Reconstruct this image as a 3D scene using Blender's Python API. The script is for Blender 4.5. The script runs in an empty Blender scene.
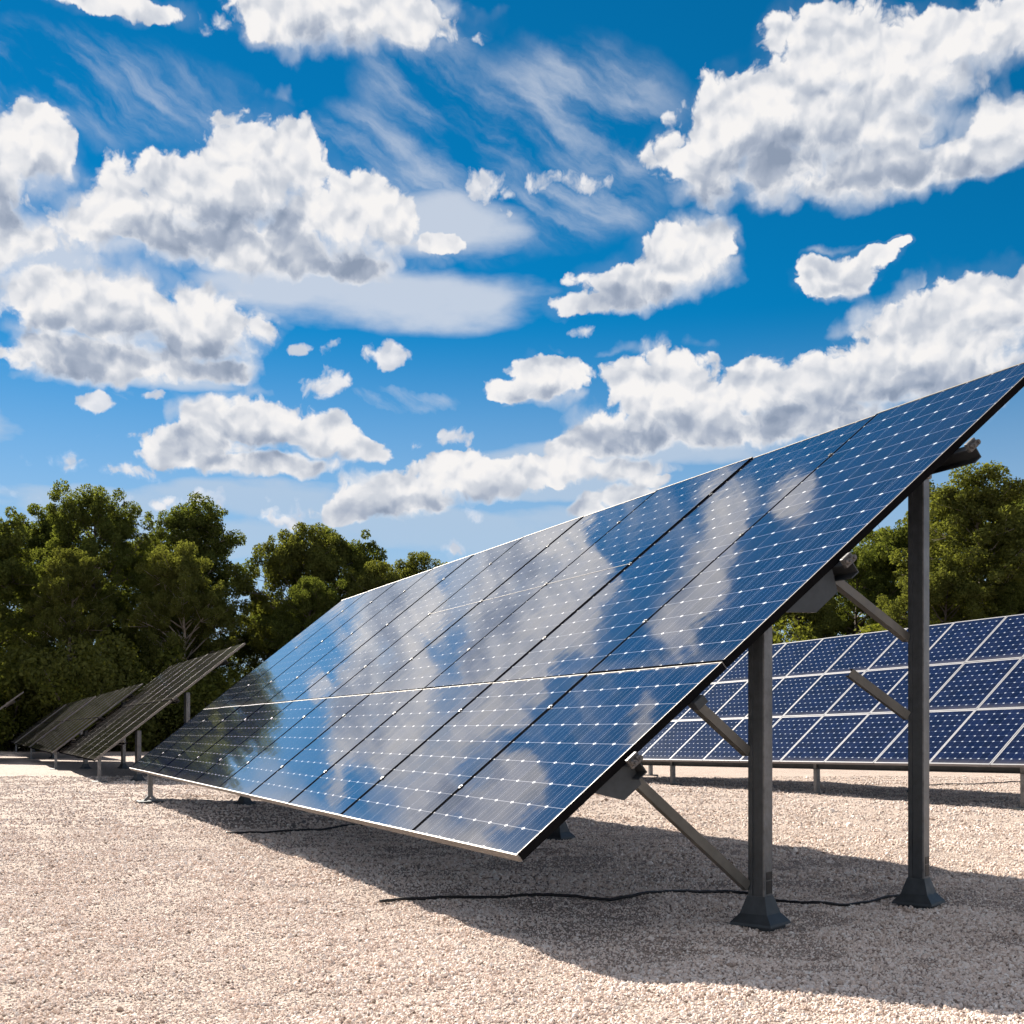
import bpy, bmesh, math, random
import numpy as np
from mathutils import Vector, Matrix, Euler, noise

sc = bpy.context.scene
COL = sc.collection
R = math.radians
H = 1.3                      # camera height over the gravel, metres; most lengths below are multiples of it
F = 1190.0                   # focal length of the photo in pixels

# ------------------------------------------------------------------ camera
cam = bpy.data.cameras.new('camera')
cam.sensor_width = 36.0
cam.lens = F / 1024 * 36.0
cam.shift_y = (731 - 512) / 1024
cam.clip_start = 0.05
cam.clip_end = 5000
cam_ob = bpy.data.objects.new('camera', cam)
cam_ob.location = (0, 0, H)
cam_ob.rotation_euler = (R(90), 0, 0)
COL.objects.link(cam_ob)
sc.camera = cam_ob

# ------------------------------------------------------------------ view, sampling
sc.view_settings.view_transform = 'Standard'
sc.view_settings.look = 'None'
EXPO = 1.52
sc.view_settings.exposure = EXPO
sc.view_settings.gamma = 1.0
sc.cycles.max_bounces = 8
sc.cycles.diffuse_bounces = 3
sc.cycles.glossy_bounces = 3
sc.cycles.transmission_bounces = 3
sc.cycles.use_denoising = True
sc.cycles.use_adaptive_sampling = True
sc.cycles.adaptive_threshold = 0.02
sc.cycles.caustics_reflective = False

# ------------------------------------------------------------------ sun
# shadows fall 1.60 along the row towards the camera and 0.27 away from the lower edge for each unit of height
SUN = Vector((-0.27 * 0.909 - 1.60 * 0.417, -0.27 * 0.417 + 1.60 * 0.909, 1.0)).normalized()
sl = bpy.data.lights.new('sun', 'SUN')
sl.energy = 5.0
sl.angle = R(0.5)
sl.color = (1.0, 0.93, 0.83)
sun_ob = bpy.data.objects.new('sun', sl)
sun_ob.rotation_euler = SUN.to_track_quat('Z', 'Y').to_euler()
COL.objects.link(sun_ob)

# ------------------------------------------------------------------ world: clear sky + clouds by direction
world = bpy.data.worlds.new('World')
sc.world = world
world.use_nodes = True
world.cycles.sampling_method = 'MANUAL'
world.cycles.sample_map_resolution = 256


class NT:
    """small helper to write node maths"""
    def __init__(s, tree):
        s.t = tree
        s.n = tree.nodes
        s.l = tree.links

    def put(s, sock, v):
        if isinstance(v, bpy.types.NodeSocket):
            s.l.new(v, sock)
        elif v is not None:
            sock.default_value = v

    def node(s, kind, **kw):
        n = s.n.new(kind)
        for k, v in kw.items():
            setattr(n, k, v)
        return n

    def m(s, op, a, b=None, c=None, clamp=False):
        n = s.node('ShaderNodeMath', operation=op, use_clamp=clamp)
        s.put(n.inputs[0], a)
        s.put(n.inputs[1], b)
        s.put(n.inputs[2], c)
        return n.outputs[0]

    def v(s, op, a, b=None, c=None):
        n = s.node('ShaderNodeVectorMath', operation=op)
        s.put(n.inputs[0], a)
        s.put(n.inputs[1], b)
        s.put(n.inputs[2], c)
        return n.outputs['Value'] if op in ('DOT_PRODUCT', 'LENGTH', 'DISTANCE') else n.outputs['Vector']

    def vs(s, a, f):
        n = s.node('ShaderNodeVectorMath', operation='SCALE')
        s.put(n.inputs[0], a)
        s.put(n.inputs['Scale'], f)
        return n.outputs['Vector']

    def smooth(s, x, a, b, lo=0.0, hi=1.0):
        n = s.node('ShaderNodeMapRange', interpolation_type='SMOOTHSTEP')
        s.put(n.inputs[0], x)
        for i, q in enumerate((a, b, lo, hi)):
            s.put(n.inputs[i + 1], q)
        return n.outputs[0]

    def lin(s, x, a, b, lo=0.0, hi=1.0):
        n = s.node('ShaderNodeMapRange')
        s.put(n.inputs[0], x)
        for i, q in enumerate((a, b, lo, hi)):
            s.put(n.inputs[i + 1], q)
        return n.outputs[0]

    def mixc(s, f, a, b, blend='MIX'):
        n = s.node('ShaderNodeMix', data_type='RGBA', blend_type=blend)
        s.put(n.inputs[0], f)
        s.put(n.inputs[6], a)
        s.put(n.inputs[7], b)
        return n.outputs[2]

    def noise(s, vec, scale, detail=4, rough=0.5, dims='2D', lac=2.0, ntype='FBM', color=False, dist=0.0):
        n = s.node('ShaderNodeTexNoise', noise_dimensions=dims)
        n.noise_type = ntype
        s.put(n.inputs['Vector'], vec)
        n.inputs['Scale'].default_value = scale
        n.inputs['Detail'].default_value = detail
        n.inputs['Roughness'].default_value = rough
        n.inputs['Lacunarity'].default_value = lac
        n.inputs['Distortion'].default_value = dist
        return n.outputs['Color'] if color else n.outputs[0]

    def voro(s, vec, scale, detail=0, rough=0.5, dims='2D', feature='F1', out='Distance', smooth=None):
        n = s.node('ShaderNodeTexVoronoi', voronoi_dimensions=dims, feature=feature)
        s.put(n.inputs['Vector'], vec)
        n.inputs['Scale'].default_value = scale
        if 'Detail' in n.inputs:
            n.inputs['Detail'].default_value = detail
            n.inputs['Roughness'].default_value = rough
        if smooth is not None and 'Smoothness' in n.inputs:
            n.inputs['Smoothness'].default_value = smooth
        return n.outputs[out]


def ang(px, py):
    """direction of a picture point as (azimuth, elevation) * F"""
    x, y, z = (px - 512) / F, 1.0, (731 - py) / F
    return F * math.atan2(x, y), F * math.atan2(z, math.hypot(x, y))


def blob(px, py, rx, ry):
    u0, v0 = ang(px, py)
    u1 = ang(px - rx, py)[0]
    u2 = ang(px + rx, py)[0]
    v1 = ang(px, py - ry)[1]
    v2 = ang(px, py + ry)[1]
    return (u0, v0, (u2 - u1) / 2 * 1.06, (v1 - v2) / 2 * 1.1)


CUMULUS = [blob(*b) for b in [
    # broad cloud left of the middle
    (268, 165, 78, 58), (190, 195, 95, 45), (125, 222, 70, 38), (330, 215, 80, 60), (388, 225, 42, 30), (250, 245, 170, 34),
    # its lower neighbour and the edge of the picture
    (45, 300, 62, 46), (112, 312, 72, 54), (205, 322, 70, 46), (110, 362, 125, 26), (215, 372, 42, 13),
    (0, 165, 32, 60), (0, 235, 70, 40), 
    # top edge
    (325, 12, 92, 44), (400, 18, 85, 28), (270, 22, 34, 28), (120, 5, 84, 16),
    # big cloud at the upper right
    (830, 55, 78, 62), (765, 120, 95, 58), (705, 165, 60, 42), (905, 65, 90, 66), (985, 35, 60, 40), (860, 172, 135, 32), (1000, 130, 42, 40), (955, 160, 75, 25),
    (680, 257, 58, 40), (628, 287, 62, 27), (583, 305, 35, 14), (715, 245, 26, 24),
    (838, 274, 40, 24), (876, 256, 22, 12), (898, 246, 15, 8), (808, 284, 14, 9),
    # towering bank behind the panels on the right
    (664, 400, 72, 54), (606, 432, 50, 26), (760, 388, 54, 36), (840, 385, 62, 40), (905, 345, 76, 50), (972, 308, 60, 46), (1020, 300, 40, 40), (720, 430, 150, 26), (940, 375, 110, 42),
    (546, 379, 50, 25), (508, 391, 30, 14),
    (250, 420, 80, 30), (200, 446, 65, 22), (322, 432, 52, 26), (364, 450, 32, 18), (240, 462, 112, 14),
    
    (400, 497, 78, 28), (470, 474, 72, 28), (528, 471, 52, 20), (350, 512, 40, 16), (600, 470, 90, 14),
    (620, 497, 50, 13), (590, 506, 30, 11), 
    (650, 480, 30, 8), 
    (830, 125, 75, 50), (900, 130, 50, 30), (790, 165, 70, 30), (600, 445, 60, 22), (820, 420, 90, 26), (980, 350, 60, 30), (300, 250, 60, 26), (60, 345, 60, 24), (345, 265, 50, 18), (430, 245, 30, 12),
    # beyond the frame
    (-120, 500, 120, 60), (-150, 250, 90, 80), (1120, 420, 80, 60), (1150, 150, 80, 60),
    (-260, 480, 150, 70), (1300, 300, 110, 70),
]] + [(-62, 694, 40, 26), (-455, 510, 44, 40), (-560, 470, 60, 70), (-600, 330, 70, 60)]
SHEET = [blob(*b) for b in [
    (400, 300, 150, 34), (300, 280, 130, 34), (20, 250, 120, 44), (120, 378, 140, 12), (270, 500, 190, 26), (110, 505, 150, 26), (200, 535, 250, 28), (450, 530, 190, 30), (600, 475, 130, 22), (440, 225, 90, 36), (620, 455, 200, 18), (590, 490, 200, 12),
    (-150, 420, 160, 120),
]]
WISPS = [blob(*b) for b in [
    (120, 434, 34, 9), (382, 357, 42, 19), (330, 385, 32, 22), (345, 350, 30, 13), (482, 190, 42, 26), (508, 212, 36, 16), (63, 463, 40, 16), (122, 471, 44, 12),
    (205, 502, 95, 15), (462, 549, 48, 15), (280, 520, 50, 15), (475, 521, 26, 10), (10, 495, 50, 10), (65, 158, 20, 13), (478, 34, 30, 14), (455, 432, 26, 14), (410, 441, 22, 9),
    (150, 400, 24, 8), (298, 350, 16, 8), (92, 398, 30, 10), (590, 330, 26, 9), (180, 18, 50, 16), (30, 215, 40, 24),
    (570, 180, 46, 18), 
]]
SHADE = [blob(*b) for b in [
    (235, 226, 75, 22), (170, 240, 60, 18), (330, 262, 50, 16), (130, 345, 95, 20), (60, 330, 45, 16), (40, 372, 60, 14), (215, 365, 40, 14),
    (790, 165, 85, 30), (860, 190, 90, 20), (960, 175, 50, 16), (720, 190, 50, 16), (340, 40, 60, 16), (640, 300, 45, 14),
    (680, 440, 110, 22), (830, 420, 90, 26), (930, 395, 90, 26), (240, 448, 80, 16), (430, 512, 90, 14), (545, 396, 40, 10), (842, 290, 30, 10), (0, 215, 40, 20),
]]
CIRRUS = [blob(*b) for b in [
    (85, 85, 155, 50), (560, 120, 110, 70), (450, 200, 110, 60), (610, 150, 60, 50), (420, 80, 60, 60), (360, 150, 60, 40), (570, 200, 90, 40),
    (400, 400, 60, 10), (90, 395, 50, 10),
]]


def blob_group(name, blobs):
    g = bpy.data.node_groups.new(name, 'ShaderNodeTree')
    g.interface.new_socket('P', in_out='INPUT', socket_type='NodeSocketVector')
    g.interface.new_socket('M', in_out='OUTPUT', socket_type='NodeSocketFloat')
    t = NT(g)
    gi = t.node('NodeGroupInput')
    go = t.node('NodeGroupOutput')
    # three ellipses at a time, one in each vector component
    sp = t.node('ShaderNodeSeparateXYZ')
    t.l.new(gi.outputs[0], sp.inputs[0])
    uu, vv = t.node('ShaderNodeCombineXYZ'), t.node('ShaderNodeCombineXYZ')
    for k in range(3):
        t.l.new(sp.outputs[0], uu.inputs[k])
        t.l.new(sp.outputs[1], vv.inputs[k])
    blobs = list(blobs) + [blobs[-1]] * (-len(blobs) % 3)
    cur = None
    for k in range(0, len(blobs), 3):
        q = blobs[k:k + 3]
        dx = t.v('MULTIPLY_ADD', uu.outputs[0], tuple(1 / e[2] for e in q), tuple(-e[0] / e[2] for e in q))
        dy = t.v('MULTIPLY_ADD', vv.outputs[0], tuple(1 / e[3] for e in q), tuple(-e[1] / e[3] for e in q))
        d = t.v('MULTIPLY_ADD', dx, dx, t.v('MULTIPLY', dy, dy))
        cur = d if cur is None else t.v('MINIMUM', cur, d)
    s3 = t.node('ShaderNodeSeparateXYZ')
    t.l.new(cur, s3.inputs[0])
    cur = s3.outputs[0]
    for k in (1, 2):
        n = t.node('ShaderNodeMath', operation='SMOOTH_MIN')
        t.put(n.inputs[0], cur)
        t.put(n.inputs[1], s3.outputs[k])
        n.inputs[2].default_value = 0.3
        cur = n.outputs[0]
    out = t.m('SUBTRACT', 1.0, cur)
    out = t.m('MAXIMUM', out, -3.0)
    t.l.new(out, go.inputs[0])
    return g


CLOUD_K = 1 / 2 ** EXPO      # the sky keeps its own brightness whatever the exposure


def build_world():
    nt = world.node_tree
    nt.nodes.clear()
    t = NT(nt)
    out = t.node('ShaderNodeOutputWorld')
    tc = t.node('ShaderNodeTexCoord')
    sep = t.node('ShaderNodeSeparateXYZ')
    t.l.new(tc.outputs['Generated'], sep.inputs[0])
    X, Y, Z = sep.outputs
    az = t.m('ARCTAN2', X, Y)
    el = t.m('ARCSINE', Z)
    U = t.m('MULTIPLY', az, F)
    V = t.m('MULTIPLY', el, F)
    P = t.node('ShaderNodeCombineXYZ')
    t.put(P.inputs[0], U)
    t.put(P.inputs[1], V)
    P = P.outputs[0]

    sky = t.node('ShaderNodeTexSky', sky_type='NISHITA')
    sky.sun_disc = False
    sky.sun_elevation = math.asin(SUN.z)
    sky.sun_rotation = math.atan2(SUN.x, SUN.y)
    sky.altitude = 2500
    sky.air_density = 1.0
    sky.dust_density = 0.0
    sky.ozone_density = 4.0
    # deep polarised blue of the photograph: strongest ahead, an ordinary paler sky overhead and behind
    aside = t.m('MAXIMUM', t.smooth(t.m('ABSOLUTE', az), 0.75, 1.35), t.smooth(el, 0.74, 1.05))
    tint = t.mixc(aside, (0.005, 0.282, 0.347, 1), (0.165, 0.205, 0.225, 1))
    deep = t.mixc(1.0, sky.outputs[0], tint, 'MULTIPLY')
    clear = t.node('ShaderNodeBackground')
    t.put(clear.inputs[0], deep)
    clear.inputs[1].default_value = 0.10

    def call(g, p):
        if g is None:
            return None
        n = t.node('ShaderNodeGroup')
        n.node_tree = g
        t.put(n.inputs[0], p)
        return n.outputs[0]

    # domain warp shared by all look-ups
    w1 = t.noise(P, 1 / 70, 5, 0.58, color=True)
    wv = t.v('MULTIPLY', t.v('SUBTRACT', w1, (0.5, 0.5, 0.5)), (38, 30, 0))
    PW = t.v('ADD', P, wv)
    L = Vector((-0.35, 0.94, 0))
    PL = t.v('ADD', PW, tuple(L * 10.0))
    PB = t.v('ADD', PW, tuple(L * 34.0))

    def puffs(p):
        """rounded puffs + ragged detail: the outline"""
        n1 = t.noise(p, 1 / 46, 8, 0.58)
        b1 = t.voro(p, 1 / 46, 4, 0.54, feature='SMOOTH_F1', smooth=0.35)
        h = t.m('MULTIPLY', t.m('SUBTRACT', n1, 0.5), 1.3)
        return t.m('MULTIPLY_ADD', t.m('SUBTRACT', 0.52, b1), 1.1, h)

    def lobes(p):
        """the smooth cauliflower relief that catches the light"""
        n1 = t.noise(p, 1 / 60, 4, 0.5)
        b1 = t.voro(p, 1 / 40, 2, 0.5, feature='SMOOTH_F1', smooth=0.55)
        h = t.m('MULTIPLY', t.m('SUBTRACT', n1, 0.5), 1.2)
        return t.m('MULTIPLY_ADD', t.m('SUBTRACT', 0.5, b1), 1.1, h)

    f0 = puffs(PW)
    l0, l1 = lobes(PW), lobes(PL)
    big = t.noise(P, 1 / 70, 4, 0.55)
    n_big2 = t.noise(t.v('ADD', PW, (311.0, 87.0, 0)), 1 / 38, 4, 0.55)
    ns = t.noise(t.v('MULTIPLY', P, (0.6, 1.6, 1)), 1 / 60, 5, 0.5)
    rot = t.node('ShaderNodeVectorRotate', rotation_type='Z_AXIS')
    t.put(rot.inputs['Vector'], t.v('MULTIPLY_ADD', wv, (0.9, 0.9, 0), P))
    rot.inputs['Angle'].default_value = R(27)
    nw = t.noise(t.v('MULTIPLY', rot.outputs[0], (0.34, 1.35, 1)), 1 / 62, 7, 0.56)
    PS = t.v('MULTIPLY_ADD', wv, (0.6, 0.25, 0), P)
    stray = t.m('MULTIPLY_ADD', aside, 3.4, -3.1)          # unseen broken cloud outside the part ahead, added to warm the ambient light
    low = t.smooth(el, 0.05, 0.34, 0.85, 0.0)               # the air pales towards the horizon

    def region(name):
        gC, gS, gW, gD, gR = [blob_group(name, q) for q in (CUMULUS, SHEET, CIRRUS, SHADE, WISPS)]

        def cum(p):
            m_ = call(gC, p)
            return stray if m_ is None else t.m('MAXIMUM', m_, stray)
        m0, mb = cum(PW), cum(PB)
        h0 = t.m('ADD', f0, t.m('MULTIPLY_ADD', t.m('MINIMUM', m0, 1.0), 1.5, 0.12))
        broad = t.m('MAXIMUM', t.m('MINIMUM', t.m('SUBTRACT', m0, mb), 0.8), -0.9)
        soft = t.smooth(broad, -0.5, 0.35, 1.0, 0.40)
        alpha = t.smooth(h0, 0.0, soft)
        # relief: puffs facing the sun are bright, the others in shade; whole undersides grey
        relief = t.m('MULTIPLY', t.m('SUBTRACT', l0, l1), 0.62)
        base = t.smooth(t.m('MULTIPLY_ADD', t.m('SUBTRACT', big, 0.5), 1.1, broad), -0.70, 0.40)
        body = t.smooth(h0, 0.1, 1.3)
        lit = t.m('MULTIPLY', t.m('SUBTRACT', 1.0, base), body)
        lit = t.m('MULTIPLY_ADD', lit, -0.46, relief)
        dk = t.smooth(t.m('MULTIPLY_ADD', t.m('SUBTRACT', n_big2, 0.5), 0.7, call(gD, PW)), -1.0, 0.9)
        lit = t.m('MULTIPLY_ADD', t.m('MULTIPLY', dk, body), -0.46, lit)
        lit = t.m('ADD', lit, 0.86, clamp=True)
        skirt = t.m('MULTIPLY', t.smooth(t.m('MULTIPLY_ADD', l0, 0.9, m0), -0.60, 0.8, 0.0, 0.75), t.smooth(broad, -0.3, 0.4, 1.0, 0.12))
        ramp = t.node('ShaderNodeValToRGB')
        t.put(ramp.inputs[0], lit)
        cr = ramp.color_ramp
        cr.interpolation = 'LINEAR'
        cr.elements[0].position = -0.0
        cr.elements[0].color = (0.27, 0.33, 0.44, 1)
        cr.elements[1].position = 1.0
        cr.elements[1].color = (0.93, 0.91, 0.90, 1)
        cr.elements.new(0.34).color = (0.40, 0.455, 0.56, 1)
        cr.elements.new(0.66).color = (0.64, 0.67, 0.73, 1)
        cr.elements.new(0.86).color = (0.84, 0.84, 0.86, 1)
        # smooth pale sheets and wind-drawn cirrus
        veil = t.m('MAXIMUM', low, skirt)
        if gS is not None:
            veil = t.m('MAXIMUM', veil, t.smooth(t.m('MULTIPLY_ADD', t.m('SUBTRACT', ns, 0.5), 1.5, call(gS, PS)), -0.15, 0.85, 0, 0.78))
        if gW is not None:
            veil = t.m('MAXIMUM', veil, t.m('MULTIPLY', t.smooth(nw, 0.36, 0.80), t.smooth(call(gW, PW), -0.5, 0.9, 0, 0.76)))
        wisp = t.smooth(t.m('MULTIPLY_ADD', f0, 1.25, t.m('MULTIPLY_ADD', call(gR, PW), 1.0, -0.02)), 0.0, 0.70, 0, 0.95)
        veil = t.m('MAXIMUM', veil, wisp)
        vcol = t.mixc(t.m('SUBTRACT', low, wisp, clamp=True), t.mixc(wisp, (0.70, 0.74, 0.81, 1), t.mixc(t.smooth(relief, -0.2, 0.25), (0.60, 0.64, 0.72, 1), (0.90, 0.89, 0.90, 1))), t.mixc(t.smooth(el, 0.10, 0.26, 1.0, 0.0), (0.27, 0.44, 0.63, 1), (0.47, 0.58, 0.71, 1)))
        bv = t.node('ShaderNodeBackground')
        t.put(bv.inputs[0], vcol)
        bv.inputs[1].default_value = CLOUD_K
        bc = t.node('ShaderNodeBackground')
        t.put(bc.inputs[0], ramp.outputs[0])
        bc.inputs[1].default_value = CLOUD_K
        return mix(alpha, mix(veil, clear.outputs[0], bv.outputs[0]), bc.outputs[0])

    def mix(f, a_, b_):
        n = t.node('ShaderNodeMixShader')
        t.put(n.inputs[0], f)
        t.l.new(a_, n.inputs[1])
        t.l.new(b_, n.inputs[2])
        return n.outputs[0]

    t.l.new(region('clouds'), out.inputs[0])


build_world()


# ------------------------------------------------------------------ object helpers
def tag(o, label=None, cat=None, group=None, kind=None):
    if label:
        o['label'] = label
    if cat:
        o['category'] = cat
    if group:
        o['group'] = group
    if kind:
        o['kind'] = kind
    return o


def empty(name, loc, rot=(0, 0, 0)):
    o = bpy.data.objects.new(name, None)
    o.empty_display_size = 0.2
    o.location = loc
    o.rotation_euler = rot
    COL.objects.link(o)
    return o


def mesh_ob(name, me, parent=None, loc=(0, 0, 0), rot=(0, 0, 0)):
    o = bpy.data.objects.new(name, me)
    COL.objects.link(o)
    o.location = loc
    o.rotation_euler = rot
    if parent is not None:
        o.parent = parent
    return o


class MB:
    """collects boxes, bars and tubes into one mesh"""
    def __init__(s):
        s.bm = bmesh.new()

    def box(s, lo, hi, mat=0, M=None, bevel=0.0):
        x0, y0, z0 = lo
        x1, y1, z1 = hi
        vs = [s.bm.verts.new((x, y, z)) for x in (x0, x1) for y in (y0, y1) for z in (z0, z1)]
        idx = [(0, 1, 3, 2), (4, 6, 7, 5), (0, 4, 5, 1), (2, 3, 7, 6), (0, 2, 6, 4), (1, 5, 7, 3)]
        fs = [s.bm.faces.new([vs[i] for i in f]) for f in idx]
        for f in fs:
            f.material_index = mat
        if bevel > 0:
            es = list({e for f in fs for e in f.edges})
            r = bmesh.ops.bevel(s.bm, geom=es, offset=bevel, segments=2, affect='EDGES', profile=0.6)
            vs = list({v for f in r['faces'] for v in f.verts} | {v for v in vs if v.is_valid})
            for f in r['faces']:
                f.material_index = mat
        if M is not None:
            for v in vs:
                v.co = M @ v.co
        return s

    def bar(s, a, b, w, h, mat=0, up=(0, 0, 1), bevel=0.0):
        a, b = Vector(a), Vector(b)
        d = b - a
        z = d.normalized()
        x = Vector(up).cross(z)
        if x.length < 1e-4:
            x = Vector((1, 0, 0))
        x.normalize()
        y = z.cross(x)
        M = Matrix((x, y, z)).transposed().to_4x4()
        M.translation = a
        return s.box((-w / 2, -h / 2, 0), (w / 2, h / 2, d.length), mat, M, bevel)

    def channel(s, a, b, w, h, th, mat=0, up=(0, 0, 1)):
        """C-section bar: web and two flanges"""
        a, b = Vector(a), Vector(b)
        d = b - a
        z = d.normalized()
        x = Vector(up).cross(z).normalized()
        y = z.cross(x)
        M = Matrix((x, y, z)).transposed().to_4x4()
        M.translation = a
        L = d.length
        pts = [(-w / 2, -h / 2), (w / 2, -h / 2), (w / 2, -h / 2 + th), (-w / 2 + th, -h / 2 + th), (-w / 2 + th, h / 2 - th), (w / 2, h / 2 - th), (w / 2, h / 2), (-w / 2, h / 2)]
        lo = [s.bm.verts.new(M @ Vector((p[0], p[1], 0))) for p in pts]
        hi = [s.bm.verts.new(M @ Vector((p[0], p[1], L))) for p in pts]
        n = len(pts)
        fs = [s.bm.faces.new((lo[i], lo[(i + 1) % n], hi[(i + 1) % n], hi[i])) for i in range(n)]
        fs.append(s.bm.faces.new(lo[::-1]))
        fs.append(s.bm.faces.new(hi))
        for f in fs:
            f.material_index = mat
        return s

    def tube(s, pts, rad, seg=8, mat=0):
        pts = [Vector(p) for p in pts]
        rr = rad if isinstance(rad, (list, tuple)) else [rad] * len(pts)
        rings = []
        for i, p in enumerate(pts):
            d = (pts[min(i + 1, len(pts) - 1)] - pts[max(i - 1, 0)]).normalized()
            ref = Vector((0, 0, 1)) if abs(d.z) < 0.9 else Vector((1, 0, 0))
            x = ref.cross(d).normalized()
            y = d.cross(x)
            rings.append([s.bm.verts.new(p + (x * math.cos(2 * math.pi * k / seg) + y * math.sin(2 * math.pi * k / seg)) * rr[i]) for k in range(seg)])
        for i in range(len(rings) - 1):
            for k in range(seg):
                f = s.bm.faces.new((rings[i][k], rings[i][(k + 1) % seg], rings[i + 1][(k + 1) % seg], rings[i + 1][k]))
                f.material_index = mat
                f.smooth = True
        s.bm.faces.new(rings[0][::-1]).material_index = mat
        s.bm.faces.new(rings[-1]).material_index = mat
        return s

    def loft(s, rings, mat=0):
        """rings: lists of points of equal count, closed"""
        rv = [[s.bm.verts.new(p) for p in r] for r in rings]
        n = len(rings[0])
        for i in range(len(rv) - 1):
            for k in range(n):
                s.bm.faces.new((rv[i][k], rv[i][(k + 1) % n], rv[i + 1][(k + 1) % n], rv[i + 1][k])).material_index = mat
        s.bm.faces.new(rv[0][::-1]).material_index = mat
        s.bm.faces.new(rv[-1]).material_index = mat
        return s

    def mesh(s, name, mats):
        bmesh.ops.recalc_face_normals(s.bm, faces=s.bm.faces)
        me = bpy.data.meshes.new(name)
        s.bm.to_mesh(me)
        s.bm.free()
        for m in (mats if isinstance(mats, (list, tuple)) else [mats]):
            me.materials.append(m)
        return me

    def build(s, name, mats, parent=None, loc=(0, 0, 0), rot=(0, 0, 0)):
        return mesh_ob(name, s.mesh(name, mats), parent, loc, rot)


# ------------------------------------------------------------------ materials
def new_mat(name):
    m = bpy.data.materials.new(name)
    m.use_nodes = True
    nt = m.node_tree
    nt.nodes.clear()
    t = NT(nt)
    out = t.node('ShaderNodeOutputMaterial')
    b = t.node('ShaderNodeBsdfPrincipled')
    t.l.new(b.outputs[0], out.inputs[0])
    return m, t, b, out


def metal(name, col, metallic, rough, scale=18.0, var=0.35, bump=0.15):
    m, t, b, out = new_mat(name)
    tc = t.node('ShaderNodeTexCoord')
    n = t.noise(tc.outputs['Object'], scale, 6, 0.62, '3D')
    n2 = t.noise(tc.outputs['Object'], scale * 0.18, 4, 0.6, '3D')
    f = t.m('MULTIPLY', t.m('ADD', n, n2), 0.5)
    c = t.mixc(t.lin(f, 0.32, 0.68), tuple(x * (1 - var) for x in col) + (1,), tuple(min(1, x * (1 + var)) for x in col) + (1,))
    t.put(b.inputs['Base Color'], c)
    b.inputs['Metallic'].default_value = metallic
    t.put(b.inputs['Roughness'], t.lin(n, 0.3, 0.7, rough - 0.1, rough + 0.12))
    bp = t.node('ShaderNodeBump')
    bp.inputs['Strength'].default_value = bump
    bp.inputs['Distance'].default_value = 0.004
    t.put(bp.inputs['Height'], n)
    t.l.new(bp.outputs[0], b.inputs['Normal'])
    return m


GALV = metal('galvanised_steel', (0.18, 0.185, 0.19), 0.6, 0.5, 26.0, 0.5)
STEEL_DARK = metal('weathered_dark_steel', (0.060, 0.068, 0.075), 0.5, 0.5)
ALU = metal('aluminium_frame', (0.20, 0.185, 0.17), 0.5, 0.6, 30, 0.15, 0.05)
BLACK = metal('black_anodised_frame', (0.009, 0.009, 0.010), 0.0, 0.75, 30, 0.3, 0.05)
BLACK.node_tree.nodes['Principled BSDF'].inputs['Specular IOR Level'].default_value = 0.0
RUBBER = metal('black_rubber', (0.012, 0.012, 0.013), 0.0, 0.5, 60, 0.4, 0.1)
ZINC = metal('bright_zinc', (0.15, 0.145, 0.14), 0.6, 0.5, 60, 0.3, 0.2)
ALU_PALE = metal('pale_aluminium_frame', (0.20, 0.20, 0.215), 0.2, 0.6, 30, 0.1, 0.05)
BRACE = metal('brownish_galvanised_brace', (0.16, 0.15, 0.13), 0.5, 0.5, 14, 0.35, 0.15)


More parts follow.
